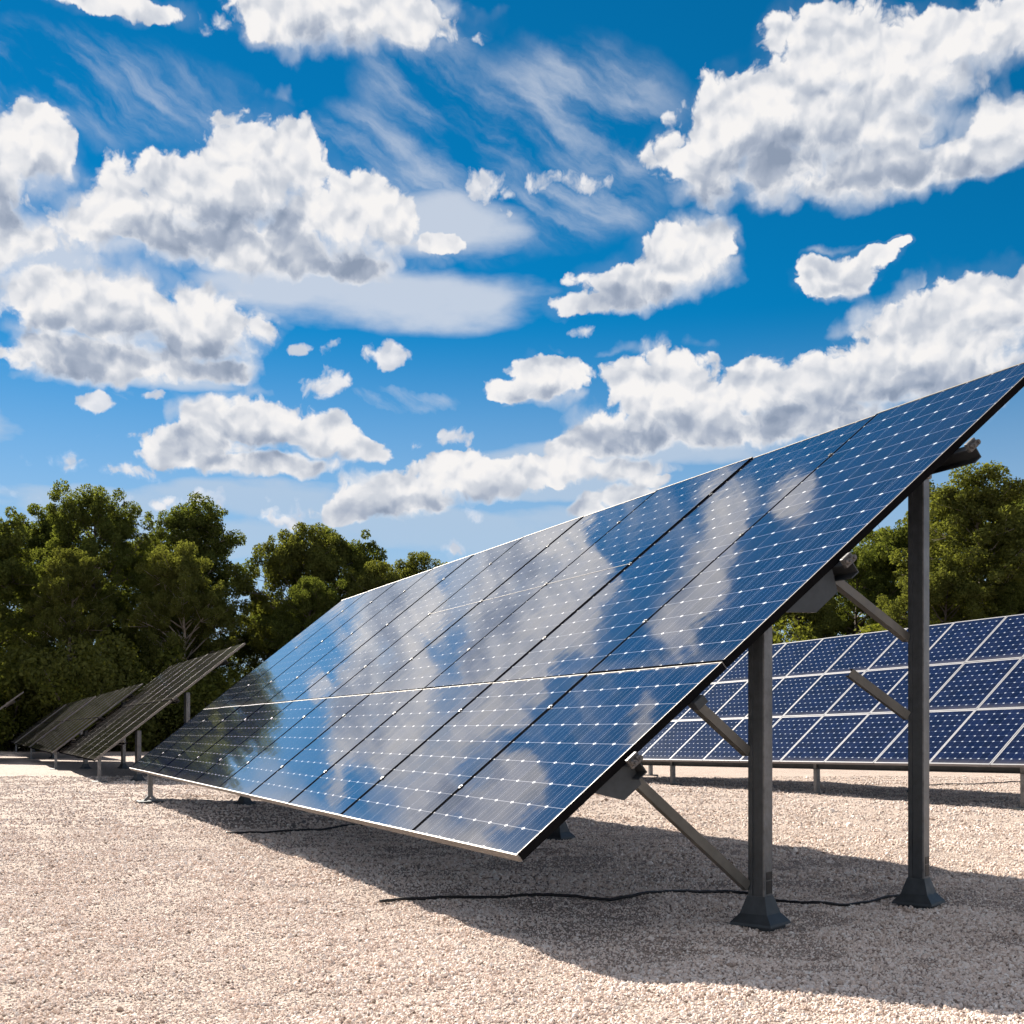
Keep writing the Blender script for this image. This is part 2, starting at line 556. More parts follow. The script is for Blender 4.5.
def panel_mat(name, cx, cy, base, line, line_w, dot, bus, rough, coat, dotcol, ox=0.0, oy=0.0, ior=1.5):
    """solar cells under glass, laid out in the panel's own metres: x up the slope, y along the row"""
    m, t, b, out = new_mat(name)
    tc = t.node('ShaderNodeTexCoord')
    sp = t.node('ShaderNodeSeparateXYZ')
    t.l.new(tc.outputs['Object'], sp.inputs[0])
    gx = t.m('DIVIDE', t.m('SUBTRACT', sp.outputs[0], ox), cx)
    gy = t.m('DIVIDE', t.m('SUBTRACT', sp.outputs[1], oy), cy)
    fx = t.m('MULTIPLY', t.m('ABSOLUTE', t.m('SUBTRACT', t.m('FRACT', t.m('ADD', gx, 0.5)), 0.5)), cx)   # metres to nearest cell border
    fy = t.m('MULTIPLY', t.m('ABSOLUTE', t.m('SUBTRACT', t.m('FRACT', t.m('ADD', gy, 0.5)), 0.5)), cy)
    lx = t.m('LESS_THAN', fx, line_w)
    ly = t.m('LESS_THAN', fy, line_w * 0.8)
    dia = t.m('LESS_THAN', t.m('ADD', t.m('MULTIPLY', fx, 1.1), t.m('MULTIPLY', fy, 0.62)), dot)
    by = t.m('MULTIPLY', t.m('ABSOLUTE', t.m('SUBTRACT', t.m('FRACT', t.m('MULTIPLY', gy, 4.0)), 0.5)), cy / 4)
    fine = t.m('LESS_THAN', by, bus)
    # each cell its own slightly different blue
    ix = t.m('FLOOR', gx)
    iy = t.m('FLOOR', gy)
    cb = t.node('ShaderNodeCombineXYZ')
    t.put(cb.inputs[0], ix)
    t.put(cb.inputs[1], iy)
    wn = t.node('ShaderNodeTexWhiteNoise', noise_dimensions='3D')
    oi = t.node('ShaderNodeObjectInfo')
    t.put(cb.inputs[2], t.m('MULTIPLY', oi.outputs['Random'], 97.0))
    t.put(wn.inputs['Vector'], cb.outputs[0])
    k = t.lin(wn.outputs['Value'], 0, 1, 0.75, 1.25)
    cell = t.vs(tuple(base), k)
    c = t.mixc(fine, cell, tuple(x * 0.7 for x in line) + (1,))
    c = t.mixc(t.m('MAXIMUM', lx, ly), c, tuple(line) + (1,))
    c = t.mixc(dia, c, tuple(dotcol) + (1,))
    # thin uneven film of dust
    dn = t.noise(tc.outputs['Object'], 2.3, 6, 0.65, '3D')
    dust = t.lin(dn, 0.35, 0.75, 0.0, 0.016)
    # more of it washes down to the lower rail, and there are a few dried splashes
    edge = t.m('MULTIPLY', t.smooth(t.m('ADD', sp.outputs[0], t.m('MULTIPLY', dn, -0.12)), -0.05, 0.14, 0.10, 0.0), 1.0)
    spl = t.m('LESS_THAN', t.voro(tc.outputs['Object'], 1.1, 0, out='Distance', dims='3D'), t.m('MULTIPLY_ADD', dn, 0.03, -0.002))
    dust = t.m('MAXIMUM', t.m('ADD', dust, edge), t.m('MULTIPLY', spl, 0.35))
    c = t.mixc(dust, c, (0.42, 0.38, 0.33, 1))
    t.put(b.inputs['Base Color'], c)
    b.inputs['Roughness'].default_value = rough
    b.inputs['IOR'].default_value = ior
    b.inputs['Coat Weight'].default_value = coat
    b.inputs['Coat Roughness'].default_value = rough * 0.8
    b.inputs['Coat IOR'].default_value = 1.45
    # glass is very slightly wavy
    bp = t.node('ShaderNodeBump')
    bp.inputs['Strength'].default_value = 0.05
    bp.inputs['Distance'].default_value = 0.02
    t.put(bp.inputs['Height'], t.noise(tc.outputs['Object'], 3.0, 2, 0.5, '3D'))
    t.l.new(bp.outputs[0], b.inputs['Coat Normal'])
    t.l.new(bp.outputs[0], b.inputs['Normal'])
    return m


NAVY = (0.006, 0.014, 0.042)
BLUE = (0.004, 0.009, 0.034)


# ------------------------------------------------------------------ ground
def axis(parts):
    xs = []
    for a, b, n in parts:
        xs += list(np.linspace(a, b, n, endpoint=False))
    xs.append(parts[-1][1])
    return np.array(xs)


def ground_h(x, y):
    """gentle hand-raked unevenness near the arrays"""
    p = Vector((x * 0.55, y * 0.55, 0.0))
    q = Vector((x * 2.1, y * 2.1, 7.0))
    return 0.034 * noise.noise(p) + 0.024 * noise.noise(q) + 0.013 * noise.noise(q * 2.7) - 0.008


def build_ground():
    xs = axis([(-900, -60, 14), (-60, -14, 40), (-14, 12, 300), (12, 60, 40), (60, 900, 15)])
    ys = axis([(-60, 2, 20), (2, 22, 300), (22, 60, 80), (60, 1200, 26)])
    nx, ny = len(xs), len(ys)
    vs = []
    for y in ys:
        for x in xs:
            k = 1.0 if (1 < y < 60 and -40 < x < 40) else 0.0
            vs.append((x, y, ground_h(x, y) * k if k else 0.0))
    fs = [(j * nx + i, j * nx + i + 1, (j + 1) * nx + i + 1, (j + 1) * nx + i) for j in range(ny - 1) for i in range(nx - 1)]
    me = bpy.data.meshes.new('ground')
    me.from_pydata(vs, [], fs)
    me.polygons.foreach_set('use_smooth', [True] * len(me.polygons))
    m, t, b, out = new_mat('pale_gravel')
    tc = t.node('ShaderNodeTexCoord')
    P = tc.outputs['Object']
    v1 = t.node('ShaderNodeTexVoronoi', voronoi_dimensions='2D', feature='F1')
    t.put(v1.inputs['Vector'], P)
    v1.inputs['Scale'].default_value = 66
    rnd = t.node('ShaderNodeSeparateColor')
    t.l.new(v1.outputs['Color'], rnd.inputs[0])
    ramp = t.node('ShaderNodeValToRGB')
    t.put(ramp.inputs[0], rnd.outputs[0])
    cr = ramp.color_ramp
    cr.elements[0].position = 0.0
    cr.elements[0].color = (0.22, 0.155, 0.12, 1)
    cr.elements[1].position = 1.0
    cr.elements[1].color = (0.72, 0.64, 0.56, 1)
    cr.elements.new(0.35).color = (0.50, 0.40, 0.33, 1)
    cr.elements.new(0.7).color = (0.60, 0.49, 0.41, 1)
    big = t.noise(P, 0.35, 5, 0.6)
    mid = t.noise(P, 2.6, 4, 0.6)
    c = t.mixc(t.lin(big, 0.35, 0.7, 0.0, 0.35), ramp.outputs[0], (0.64, 0.53, 0.45, 1))
    c = t.mixc(t.lin(mid, 0.5, 0.75, 0.0, 0.30), c, (0.40, 0.30, 0.24, 1))
    c = t.mixc(1.0, c, (0.72, 0.71, 0.72, 1), 'MULTIPLY')
    # beyond the clearing: woodland floor
    sp = t.node('ShaderNodeSeparateXYZ')
    t.l.new(P, sp.inputs[0])
    edge = t.m('ADD', sp.outputs[1], t.m('MULTIPLY', t.noise(P, 0.08, 4, 0.6), 14))
    c = t.mixc(t.smooth(edge, 84, 90), c, (0.035, 0.040, 0.018, 1))
    t.put(b.inputs['Base Color'], c)
    b.inputs['Roughness'].default_value = 0.95
    b.inputs['Specular IOR Level'].default_value = 0.15
    bp = t.node('ShaderNodeBump')
    bp.inputs['Strength'].default_value = 0.7
    bp.inputs['Distance'].default_value = 0.009
    hgt = t.m('MULTIPLY_ADD', v1.outputs['Distance'], -1.0, t.m('MULTIPLY', t.noise(P, 22, 5, 0.65), 1.6))
    t.put(bp.inputs['Height'], hgt)
    t.l.new(bp.outputs[0], b.inputs['Normal'])
    me.materials.append(m)
    o = mesh_ob('ground', me)
    tag(o, 'pale pinkish beige gravel ground spread across the whole clearing', 'ground', kind='structure')


build_ground()


def build_gravel():
    rs = np.random.RandomState(4)
    pts, sc_ = [], []
    for (y0, y1, n, smin, smax) in ((4.6, 7.0, 115000, 0.0042, 0.0115), (7.0, 10.0, 110000, 0.005, 0.013), (10.0, 16.0, 105000, 0.007, 0.017), (16.0, 34.0, 80000, 0.011, 0.024)):
        y = rs.uniform(y0, y1, n)
        x = rs.uniform(-0.5, 0.5, n) * (y * 0.96 + 3.0)
        s = smin + (smax - smin) * rs.rand(n) ** 2.2
        for a, b_, c_ in zip(x, y, s):
            # trodden patches hold finer and sparser stones
            pt = noise.noise(Vector((a * 0.9, b_ * 0.9, 3.0))) + 0.6 * noise.noise(Vector((a * 2.6, b_ * 2.6, 9.0)))
            if pt > 0.18:
                if (a * 7919.0 + b_ * 104729.0) % 1.0 < 0.40:
                    continue
                c_ *= 0.75
            elif pt < -0.25:
                c_ *= 1.25
            if (a * 5171.0 + b_ * 3301.0) % 1.0 > 0.9965:
                c_ *= 2.0
            pts.append((a, b_, ground_h(a, b_) + c_ * 0.18))
            sc_.append(c_)
    me = bpy.data.meshes.new('gravel')
    me.from_pydata(pts, [], [])
    at = me.attributes.new('size', 'FLOAT', 'POINT')
    at.data.foreach_set('value', np.array(sc_, dtype=np.float32))
    m, t, b, out = new_mat('gravel_stones')
    oi = t.node('ShaderNodeObjectInfo')
    ramp = t.node('ShaderNodeValToRGB')
    t.put(ramp.inputs[0], oi.outputs['Random'])
    cr = ramp.color_ramp
    cr.elements[0].position = 0.0
    cr.elements[0].color = (0.10, 0.07, 0.05, 1)
    cr.elements[1].position = 1.0
    cr.elements[1].color = (0.92, 0.87, 0.82, 1)
    cr.elements.new(0.07).color = (0.60, 0.47, 0.39, 1)
    cr.elements.new(0.45).color = (0.81, 0.68, 0.60, 1)
    cr.elements.new(0.80).color = (0.89, 0.79, 0.72, 1)
    tc = t.node('ShaderNodeTexCoord')
    c = t.mixc(t.lin(t.noise(tc.outputs['Object'], 3.0, 3, 0.6, '3D'), 0.3, 0.7, 0.0, 0.3), ramp.outputs[0], (0.70, 0.57, 0.47, 1))
    t.put(b.inputs['Base Color'], c)
    b.inputs['Roughness'].default_value = 0.9
    b.inputs['Specular IOR Level'].default_value = 0.2
    o = mesh_ob('gravel', me)
    tag(o, 'loose pale pink and beige gravel stones covering the clearing', 'gravel', kind='stuff')
    g = bpy.data.node_groups.new('gravel_scatter', 'GeometryNodeTree')
    g.interface.new_socket('Geometry', in_out='INPUT', socket_type='NodeSocketGeometry')
    g.interface.new_socket('Geometry', in_out='OUTPUT', socket_type='NodeSocketGeometry')
    N, Lk = g.nodes, g.links
    gi, go = N.new('NodeGroupInput'), N.new('NodeGroupOutput')
    ico = N.new('GeometryNodeMeshIcoSphere')
    ico.inputs['Subdivisions'].default_value = 2
    ico.inputs['Radius'].default_value = 1.0
    sp = N.new('GeometryNodeSetPosition')
    nz = N.new('ShaderNodeTexNoise')
    nz.inputs['Scale'].default_value = 1.1
    nz.inputs['Detail'].default_value = 2
    vm = N.new('ShaderNodeVectorMath')
    vm.operation = 'SUBTRACT'
    vm.inputs[1].default_value = (0.5, 0.5, 0.5)
    Lk.new(nz.outputs['Color'], vm.inputs[0])
    Lk.new(vm.outputs[0], sp.inputs['Offset'])
    Lk.new(ico.outputs[0], sp.inputs['Geometry'])
    sm = N.new('GeometryNodeSetMaterial')
    sm.inputs['Material'].default_value = m
    Lk.new(sp.outputs[0], sm.inputs['Geometry'])
    ip = N.new('GeometryNodeInstanceOnPoints')
    Lk.new(gi.outputs[0], ip.inputs['Points'])
    Lk.new(sm.outputs[0], ip.inputs['Instance'])
    rr = N.new('FunctionNodeRandomValue')
    rr.data_type = 'FLOAT_VECTOR'
    rr.inputs[1].default_value = (6.28, 6.28, 6.28)
    Lk.new(rr.outputs[0], ip.inputs['Rotation'])
    na = N.new('GeometryNodeInputNamedAttribute')
    na.data_type = 'FLOAT'
    na.inputs[0].default_value = 'size'
    r2 = N.new('FunctionNodeRandomValue')
    r2.data_type = 'FLOAT_VECTOR'
    r2.inputs[0].default_value = (0.75, 0.75, 0.4)
    r2.inputs[1].default_value = (1.35, 1.25, 0.75)
    vs = N.new('ShaderNodeVectorMath')
    vs.operation = 'SCALE'
    Lk.new(r2.outputs[0], vs.inputs[0])
    Lk.new(na.outputs[0], vs.inputs['Scale'])
    Lk.new(vs.outputs[0], ip.inputs['Scale'])
    Lk.new(ip.outputs[0], go.inputs[0])
    md = o.modifiers.new('scatter', 'NODES')
    md.node_group = g


build_gravel()

# ------------------------------------------------------------------ solar arrays
TILT = R(39.0)
CT, ST = math.cos(TILT), math.sin(TILT)
TT = math.tan(TILT)


def frame_mesh(L, W, lip, side, mats, midbar=None, th=0.05, midw=0.004, bot=0, top=0, edge=False, botlip=None, toplip=None):
    b = MB()
    g = 0.0015
    up = 0.004
    lb, lt = botlip or lip, toplip or lip
    # bottom and top rails (slot 0), side rails (slot 1)
    b.box((0, 0, -th), (lb, W, up), bot, bevel=0.0015)
    b.box((L - lt, 0, -th), (L, W, up), top, bevel=0.0015)
    b.box((lb + g, 0, -th), (L - lt - g, side, up), 1)
    b.box((lb + g, W - side, -th), (L - lt - g, W, up), 1)
    if edge:
        b.box((lb + g, -0.003, up + 0.0005), (L - lt - g, 0.006, up + 0.003), 0)
    if midbar:
        b.box((midbar - midw / 2, side + g, -0.006), (midbar + midw / 2, W - side - g, 0.0025), 0)
    return b.mesh('frame', mats)


def panel_mesh(L, W, mat, lip, side):
    b = MB()
    b.box((lip * 0.5, side * 0.5, -0.03), (L - lip * 0.5, W - side * 0.5, 0.0), 0)
    return b.mesh('solar_panel', [mat])


def clamp_mesh():
    b = MB()
    b.box((-0.018, -0.016, -0.002), (0.018, 0.016, 0.007), 0, bevel=0.002)
    b.tube([(0, 0, 0.007), (0, 0, 0.013)], 0.007, 6)
    return b.mesh('clamp', [ZINC])


CLAMP = clamp_mesh()
PURLIN_UP = (0, 0, 1)


def array_root(name, label, corner, yaw, group, pitch=0.0):
    r = empty(name, (corner[0], corner[1], 0.0), (pitch, 0, yaw))
    tag(r, label, 'solar array', group)
    return r


def add_panels(root, h0, rows, W, gap, ncol, lip, side, clamps=True, dz=0.0, t0=0.0, only=None):
    """rows: (slope start, panel mesh, [frame mesh per column]); local x up-slope, y along the row"""
    rj = random.Random(ncol * 7 + 3)          # modules never sit perfectly flush
    for (s0, L, pm, fm) in rows:
        for c in range(ncol):
            p = mesh_ob('solar_panel', pm, root, (s0 * CT, t0 + c * W + gap / 2, h0 + s0 * ST), (rj.gauss(0, 0.0013), -TILT + rj.gauss(0, 0.0010), 0))
            fr = fm(c) if callable(fm) else fm
            mesh_ob('frame', fr, p)
            if clamps:
                for k in ((0.27, 0.78) if L < 3 else (0.18, 0.5, 0.82)):
                    if c < ncol - 1:
                        mesh_ob('clamp', CLAMP, p, (L * k, W - gap / 2, 0.003))


def slope_pt(q, t, h0, off=0.0):
    """q metres measured horizontally up the slope; off is below the panel plane along its normal"""
    return Vector((q + off * ST, t, h0 + q * TT - off * CT))


GROUP = 'ground mounted solar arrays in the gravel clearing'
# ---- the large array nearest the camera
YAW = math.atan2(0.417, 0.909)
A = Vector((0.0225 * H, 5.37 * H))
H0 = 0.436 * H
W1 = 1.405 * H
NC = 10
LEN = W1 * NC
main = array_root('solar_array', 'largest and nearest tilted solar array, its glass mirroring clouds and sky', A, YAW, GROUP)
LIP, SIDE, GAP = 0.013, 0.011, 0.012
PW1 = W1 - GAP
L_lo, L_up = 1.435 * H, 2.86 * H
mat_lo = panel_mat('large_cells', (L_lo - 2 * LIP) / 9, (PW1 - 2 * SIDE) / 7, NAVY, (0.26, 0.27, 0.32), 0.0024, 0.015, 0.0012, 0.052, 0.70, (0.80, 0.80, 0.82), LIP, SIDE)
mat_up = panel_mat('large_cells_tall', (L_up - 2 * LIP) / 17, (PW1 - 2 * SIDE) / 7, NAVY, (0.26, 0.27, 0.32), 0.0024, 0.015, 0.0012, 0.052, 0.70, (0.80, 0.80, 0.82), LIP, SIDE)
pm_lo = panel_mesh(L_lo, PW1, mat_lo, LIP, SIDE)
pm_up = panel_mesh(L_up, PW1, mat_up, LIP, SIDE)
fr_lo = frame_mesh(L_lo, PW1, LIP, SIDE, [ALU, BLACK], toplip=0.007)
fr_lo_end = frame_mesh(L_lo, PW1, LIP, SIDE, [ALU, BLACK], toplip=0.007, edge=True)
fr_up_end = frame_mesh(L_up, PW1, 0.018, SIDE, [ALU, BLACK], bot=1, botlip=0.010, edge=True)
fr_up = frame_mesh(L_up, PW1, 0.018, SIDE, [ALU, BLACK], bot=1, botlip=0.010)
fr_up_mid = frame_mesh(L_up, PW1, 0.018, SIDE, [ALU, BLACK], midbar=L_up * 0.5, bot=1, botlip=0.010)
S_UP = L_lo + 0.010
add_panels(main, H0, [(0.0, L_lo, pm_lo, lambda c: fr_lo_end if c == 0 else fr_lo), (S_UP, L_up, pm_up, lambda c: (fr_up_end, fr_up)[c] if c < 2 else (fr_up_mid if c < 5 else fr_up))], W1, GAP, NC, LIP, SIDE)

# rails along the row with their end fittings
PD = 0.11
for q, stub in ((0.555 * H, 0.06), (1.80 * H, 0.09), (2.62 * H, 0.12)):
    b = MB()
    a_ = slope_pt(q, -stub, H0, 0.052 + PD / 2)
    e_ = slope_pt(q, LEN - 0.1, H0, 0.052 + PD / 2)
    b.channel(a_, e_, 0.075, PD, 0.008, 0, up=(-ST, 0, CT))
    pr = b.build('purlin', [STEEL_DARK], main)
    b = MB()
    c_ = slope_pt(q + 0.01, -stub - 0.004, H0, 0.045)
    b.box((-0.05, -0.012, -0.035), (0.04, 0.02, 0.035), 0, Matrix.Translation(c_) @ Matrix.Rotation(-TILT, 4, 'Y'), 0.006)
    for k in (-0.025, 0.018):
        p_ = c_ + Vector((CT * k, 0, ST * k))
        b.tube([p_ + Vector((0, -0.045, 0)), p_ + Vector((0, 0.0, 0))], 0.020, 10)
        b.tube([p_ + Vector((0, -0.055, 0)), p_ + Vector((0, -0.045, 0))], 0.011, 6)
    b.build('end_clamp', [ZINC], pr)
# sloping rafters under the rails
for t_ in (1.5, 4.9 * H, 9.6 * H, 13.6 * H):
    b = MB()
    b.channel(slope_pt(0.35 * H, t_, H0, 0.052 + PD + 0.055), slope_pt(2.95 * H, t_, H0, 0.052 + PD + 0.055), 0.07, 0.10, 0.008, 0, up=(0, 1, 0))
    b.build('rafter', [STEEL_DARK], main)
# gusset plates that hang under the lower and middle rails
for q, w, d in ((0.50 * H, 0.20, 0.17), (1.66 * H, 0.30, 0.15)):
    b = MB()
    c_ = slope_pt(q, 0.03, H0, 0.055)
    M = Matrix.Translation(c_) @ Matrix.Rotation(-TILT, 4, 'Y')
    pts = [(-w, 0), (w * 0.62, 0), (w * 0.42, -d), (-w * 0.35, -d)]
    b.loft([[M @ Vector((x, -0.01, z)) for x, z in pts], [M @ Vector((x, 0.02, z)) for x, z in pts]])
    b.build('gusset_plate', [STEEL_DARK], main)


def post(root, q, t, top, wid, base_w, base_h, rot, sticker=True, mat=None, name='post'):
    """square steel post standing on a flared base; local coordinates of the array"""
    p = empty(name, (0, 0, 0))
    bpy.data.objects.remove(p)
    b = MB()
    M = Matrix.Rotation(rot, 4, 'Z')
    w = wid / 2
    # channel open to the left; the lit right face painted as a paler plate
    b.box((-w * 0.86, -w * 0.80, 0.02), (w * 0.95, w, top), 0, M)
    b.box((-w, -w * 0.80, 0.02), (-w * 0.86, -w * 0.30, top), 0, M, 0.002)
    b.box((-w, w * 0.45, 0.02), (-w * 0.86, w, top), 0, M, 0.002)
    b.box((-w * 1.02, -w * 1.02, 0.02), (w * 1.02, -w * 0.802, top), 1, M, 0.003)
    o = b.build(name, [mat or STEEL_DARK, GALV], root, (q, t, 0))
    b = MB()
    n = base_w / 2

    def sq(r, z):
        return [M @ Vector((x * r, y * r, z)) for x, y in ((-1, -1), (1, -1), (1, 1), (-1, 1))]
    b.loft([sq(n * 0.82, -0.05), sq(n * 0.82, 0.012)])
    b.loft([sq(n, 0.016), sq(n * 0.97, 0.034), sq(n * 0.66, base_h * 0.45), sq(w * 1.12, base_h), sq(w * 1.10, base_h + 0.006)])
    b.build('base', [STEEL_DARK], o)
    if sticker:
        b = MB()
        b.box((-w * 0.55, -w * 1.02 - 0.003, base_h + 0.02), (w * 0.86, -w * 1.02 - 0.0006, base_h + 0.105), 0, M)
        b.box((-w * 0.55, -w * 1.02 - 0.003, base_h + 0.112), (w * 0.86, -w * 1.02 - 0.0006, base_h + 0.165), 0, M)
        b.build('tape_band', [RUBBER], o)
    return o


def loc_main(x, y):
    """world (units of H) -> array local q, t in metres"""
    d = Vector((x * H, y * H)) - A
    return d.x * 0.909 + d.y * 0.417, -d.x * 0.417 + d.y * 0.909


PROT = R(27)
q1, t1 = loc_main(1.272, 6.10)
q2, t2 = loc_main(2.337, 6.84)
top1 = H0 + q1 * TT - 0.07
top2 = H0 + q2 * TT - 0.16
p1 = post(main, q1, t1, top1, 0.118, 0.30, 0.20, PROT)
p2 = post(main, q2, t2, top2, 0.118, 0.30, 0.20, PROT)
post(main, q2, 4.95 * H, top2, 0.118, 0.30, 0.20, PROT, False)
post(main, q2, 9.6 * H, top2, 0.118, 0.30, 0.20, PROT, False)
post(main, q1 - 0.28 * H, 11.25 * H, H0 + (q1 - 0.28 * H) * TT - 0.16, 0.11, 0.28, 0.14, PROT, False)
# slim short front leg with splayed foot near the far end
b = MB()
q_, t_ = 0.10 * H, 12.5 * H
hh = H0 + q_ * TT - 0.06
b.bar((q_, t_, 0.10), (q_, t_, hh), 0.085, 0.07, 0, up=(0, 1, 0), bevel=0.004)
b.bar((q_, t_, 0.13), (q_ + 0.10, t_ - 0.10, 0.015), 0.05, 0.04, 0, up=(0, 1, 0))
b.bar((q_, t_, 0.13), (q_ - 0.10, t_ + 0.02, 0.015), 0.05, 0.04, 0, up=(0, 1, 0))
fl = b.build('front_leg', [GALV], main)
b = MB()
b.box((q_ - 0.22, t_ - 0.2, -0.03), (q_ + 0.22, t_ + 0.2, 0.022), 0, bevel=0.004)
b.build('base', [STEEL_DARK], fl)


def brace(a, b_, w, h, mat, root, name='brace'):
    m_ = MB()
    m_.channel(a, b_, w, h, 0.006, 0, up=(0, 0, 1))
    m_.box((-0.03, -0.008, -0.03), (0.03, 0.008, 0.03), 0, Matrix.Translation(b_))
    return m_.build(name, [mat], root)


brace(slope_pt(0.555 * H, 0.10, H0, 0.19), Vector((q1 - 0.085, t1 + 0.035, 0.27)), 0.05, 0.065, BRACE, main)
brace(slope_pt(0.93 * H, 0.06, H0, 0.07), Vector((q1 - 0.085, t1 + 0.035, H * (1 - (752 - 731) / F * 5.98))), 0.05, 0.065, BRACE, main)
brace(slope_pt(1.80 * H, 0.14, H0, 0.16), Vector((q2 - 0.085, t2 + 0.035, H * (1 + (731 - 638) / F * 6.84))), 0.05, 0.065, BRACE, main)
b4 = Vector((q2 - 0.085, t2 + 0.03, H * (1 + (731 - 716) / F * 6.84)))
brace(b4 + Vector((-0.46, 0.10, 0.32)), b4, 0.05, 0.065, BRACE, main)
# saddle brackets where posts take the rail
for q_, t_, z_ in ((q2, t2, top2),):
    b = MB()
    b.box((-0.10, -0.075, -0.09), (0.06, 0.075, 0.02), 0, Matrix.Translation((q_, t_, z_)), 0.006)
    b.build('post_bracket', [GALV], main)
b = MB()
c_ = slope_pt(0.93 * H, -0.004, H0, 0.085)
b.box((-0.045, -0.03, -0.03), (0.045, 0.05, 0.03), 0, Matrix.Translation(c_) @ Matrix.Rotation(-TILT, 4, 'Y'), 0.008)
b.build('end_bracket', [STEEL_DARK], main)


# ---- arrays further along the same row
def rowpt(p, t):
    return Vector((0.909 * p - 0.417 * t, 0.417 * p + 0.909 * t)) * H


mat_far = panel_mat('far_cells', 0.26, 0.24, (0.003, 0.003, 0.003), (0.06, 0.055, 0.05), 0.004, 0.016, 0.0, 0.09, 0.0, (0.13, 0.12, 0.11), ior=1.14)
L_far_full = 3.36 * H / CT


def far_array(label, p, t, q_len, ncol, W, posts):
    root = array_root('solar_array', label, rowpt(p, t), YAW, GROUP)
    L = q_len * H / CT / 2
    Wm = W * H
    pm = panel_mesh(L - 0.01, Wm - 0.02, mat_far, 0.03, 0.02)
    fm = frame_mesh(L - 0.01, Wm - 0.02, 0.012, 0.007, [BLACK, ALU])
    add_panels(root, H0, [(0, L, pm, fm), (L, L, pm, fm)], Wm, 0.02, ncol, 0.03, 0.02, clamps=False)
    n = ncol * Wm
    for q in (0.5 * H, q_len * H * 0.52, q_len * H * 0.85):
        MB().channel(slope_pt(q, -0.05, H0, 0.11), slope_pt(q, n, H0, 0.11), 0.075, 0.11, 0.008, 0, up=(-ST, 0, CT)).build('purlin', [STEEL_DARK], root)
    for tt in posts:
        for q in (0.85 * H, 2.1 * H if q_len > 3 else 1.8 * H):
            post(root, q, tt * H, H0 + q * TT - 0.15, 0.115, 0.30, 0.18, PROT, False, STEEL_DARK)
        q = 0.12 * H
        b = MB()
        b.bar((q, tt * H, 0.0), (q, tt * H, H0 + q * TT - 0.06), 0.08, 0.07, 0, up=(0, 1, 0))
        b.box((q - 0.18, tt * H - 0.18, -0.03), (q + 0.18, tt * H + 0.18, 0.02))
        b.build('front_leg', [GALV], root)
    return root


T0 = 4.87
far_array('dark solar array just beyond the far end of the largest array, seen almost edge on', 2.26, T0 + 19.6, 2.95, 7, 1.38, (0.15,))
far_array('smaller dark solar array third along the row, in front of the tall trees', 2.00, T0 + 28.0, 2.28, 8, 1.38, (0.2,))
far_array('small dark solar array fourth along the row, partly behind the third', 2.0, T0 + 40.6, 2.28, 9, 1.38, (0.4,))
far_array('farthest dark solar array at the end of the row under the trees', 2.0, T0 + 54.6, 2.28, 10, 1.38, (0.6,))
far_array('dark solar array cut by the left edge of the photo, only its upper tip showing', -0.60, 41.1, 2.28, 7, 1.38, ())

# ---- the blue array behind on the right
fx = Vector(((806 - 512) / F, 1.0, (731 - 762) / F)) * 18.6 * H
r2 = Vector((-0.44777, 0.89404, -0.01352))
yaw2 = math.atan2(0.44781, 0.89413)
NB, WB = 14, 1.05 * H
start = -4.62 + 0.0
corner = fx + r2 * (start * H)
back = array_root('solar_array', 'bright blue solar array with pale frames standing behind the posts of the largest one', corner.xy, yaw2, GROUP, pitch=-0.0135)
HB = corner.z + H
LB = 1.20 * H
GB = 0.012
mat_back = panel_mat('small_blue_cells', LB / 10, WB / 8, BLUE, (0.05, 0.07, 0.13), 0.002, 0.018, 0.0, 0.15, 0.0, (0.36, 0.39, 0.45), ior=1.27)
pmb = panel_mesh(LB - GB, WB - GB, mat_back, 0.03, 0.026)
fmb = frame_mesh(LB - GB, WB - GB, 0.028, 0.026, [ALU_PALE, ALU_PALE])
add_panels(back, HB, [(k * LB, LB - GB, pmb, fmb) for k in range(3)], WB, GB, NB, 0.03, 0.026, clamps=False)
lenB = WB * NB
MB().channel(slope_pt(0.10 * H, 0.0, HB, 0.17), slope_pt(0.10 * H, lenB, HB, 0.17), 0.09, 0.24, 0.01, 0, up=(0, 0, 1)).build('edge_shade_beam', [STEEL_DARK], back)  # edge beam made deep and dark to stand for the shadow strip
for q in (1.3 * H, 2.4 * H):
    MB().channel(slope_pt(q, 0.0, HB, 0.12), slope_pt(q, lenB, HB, 0.12), 0.09, 0.13, 0.008, 0, up=(-ST, 0, CT)).build('purlin', [STEEL_DARK], back)
for t_ in (0.7, 4.62, 8.6, 12.6):
    tt = t_ * H
    for q, nm in ((0.22 * H, 'front_leg'), (2.35 * H, 'post')):
        b = MB()
        z1 = HB + q * TT - 0.18
        b.bar((q, tt, -0.05), (q, tt, z1), 0.10, 0.09, 0, up=(0, 1, 0), bevel=0.004)
        o = b.build(nm, [GALV], back)
        b = MB()
        b.box((q - 0.16, tt - 0.16, -0.08), (q + 0.16, tt + 0.16, 0.025 + 0.0135 * tt))
        b.build('base', [STEEL_DARK], o)
    MB().bar((2.35 * H, tt, 0.6), (1.0 * H, tt, HB + 1.0 * H * TT - 0.18), 0.05, 0.05, 0, up=(0, 1, 0)).build('brace', [GALV], back)


# ------------------------------------------------------------------ cables lying on the gravel
def gp(px, py):
    d = H * F / (py - 731)
    return (px - 512) / F * d, d


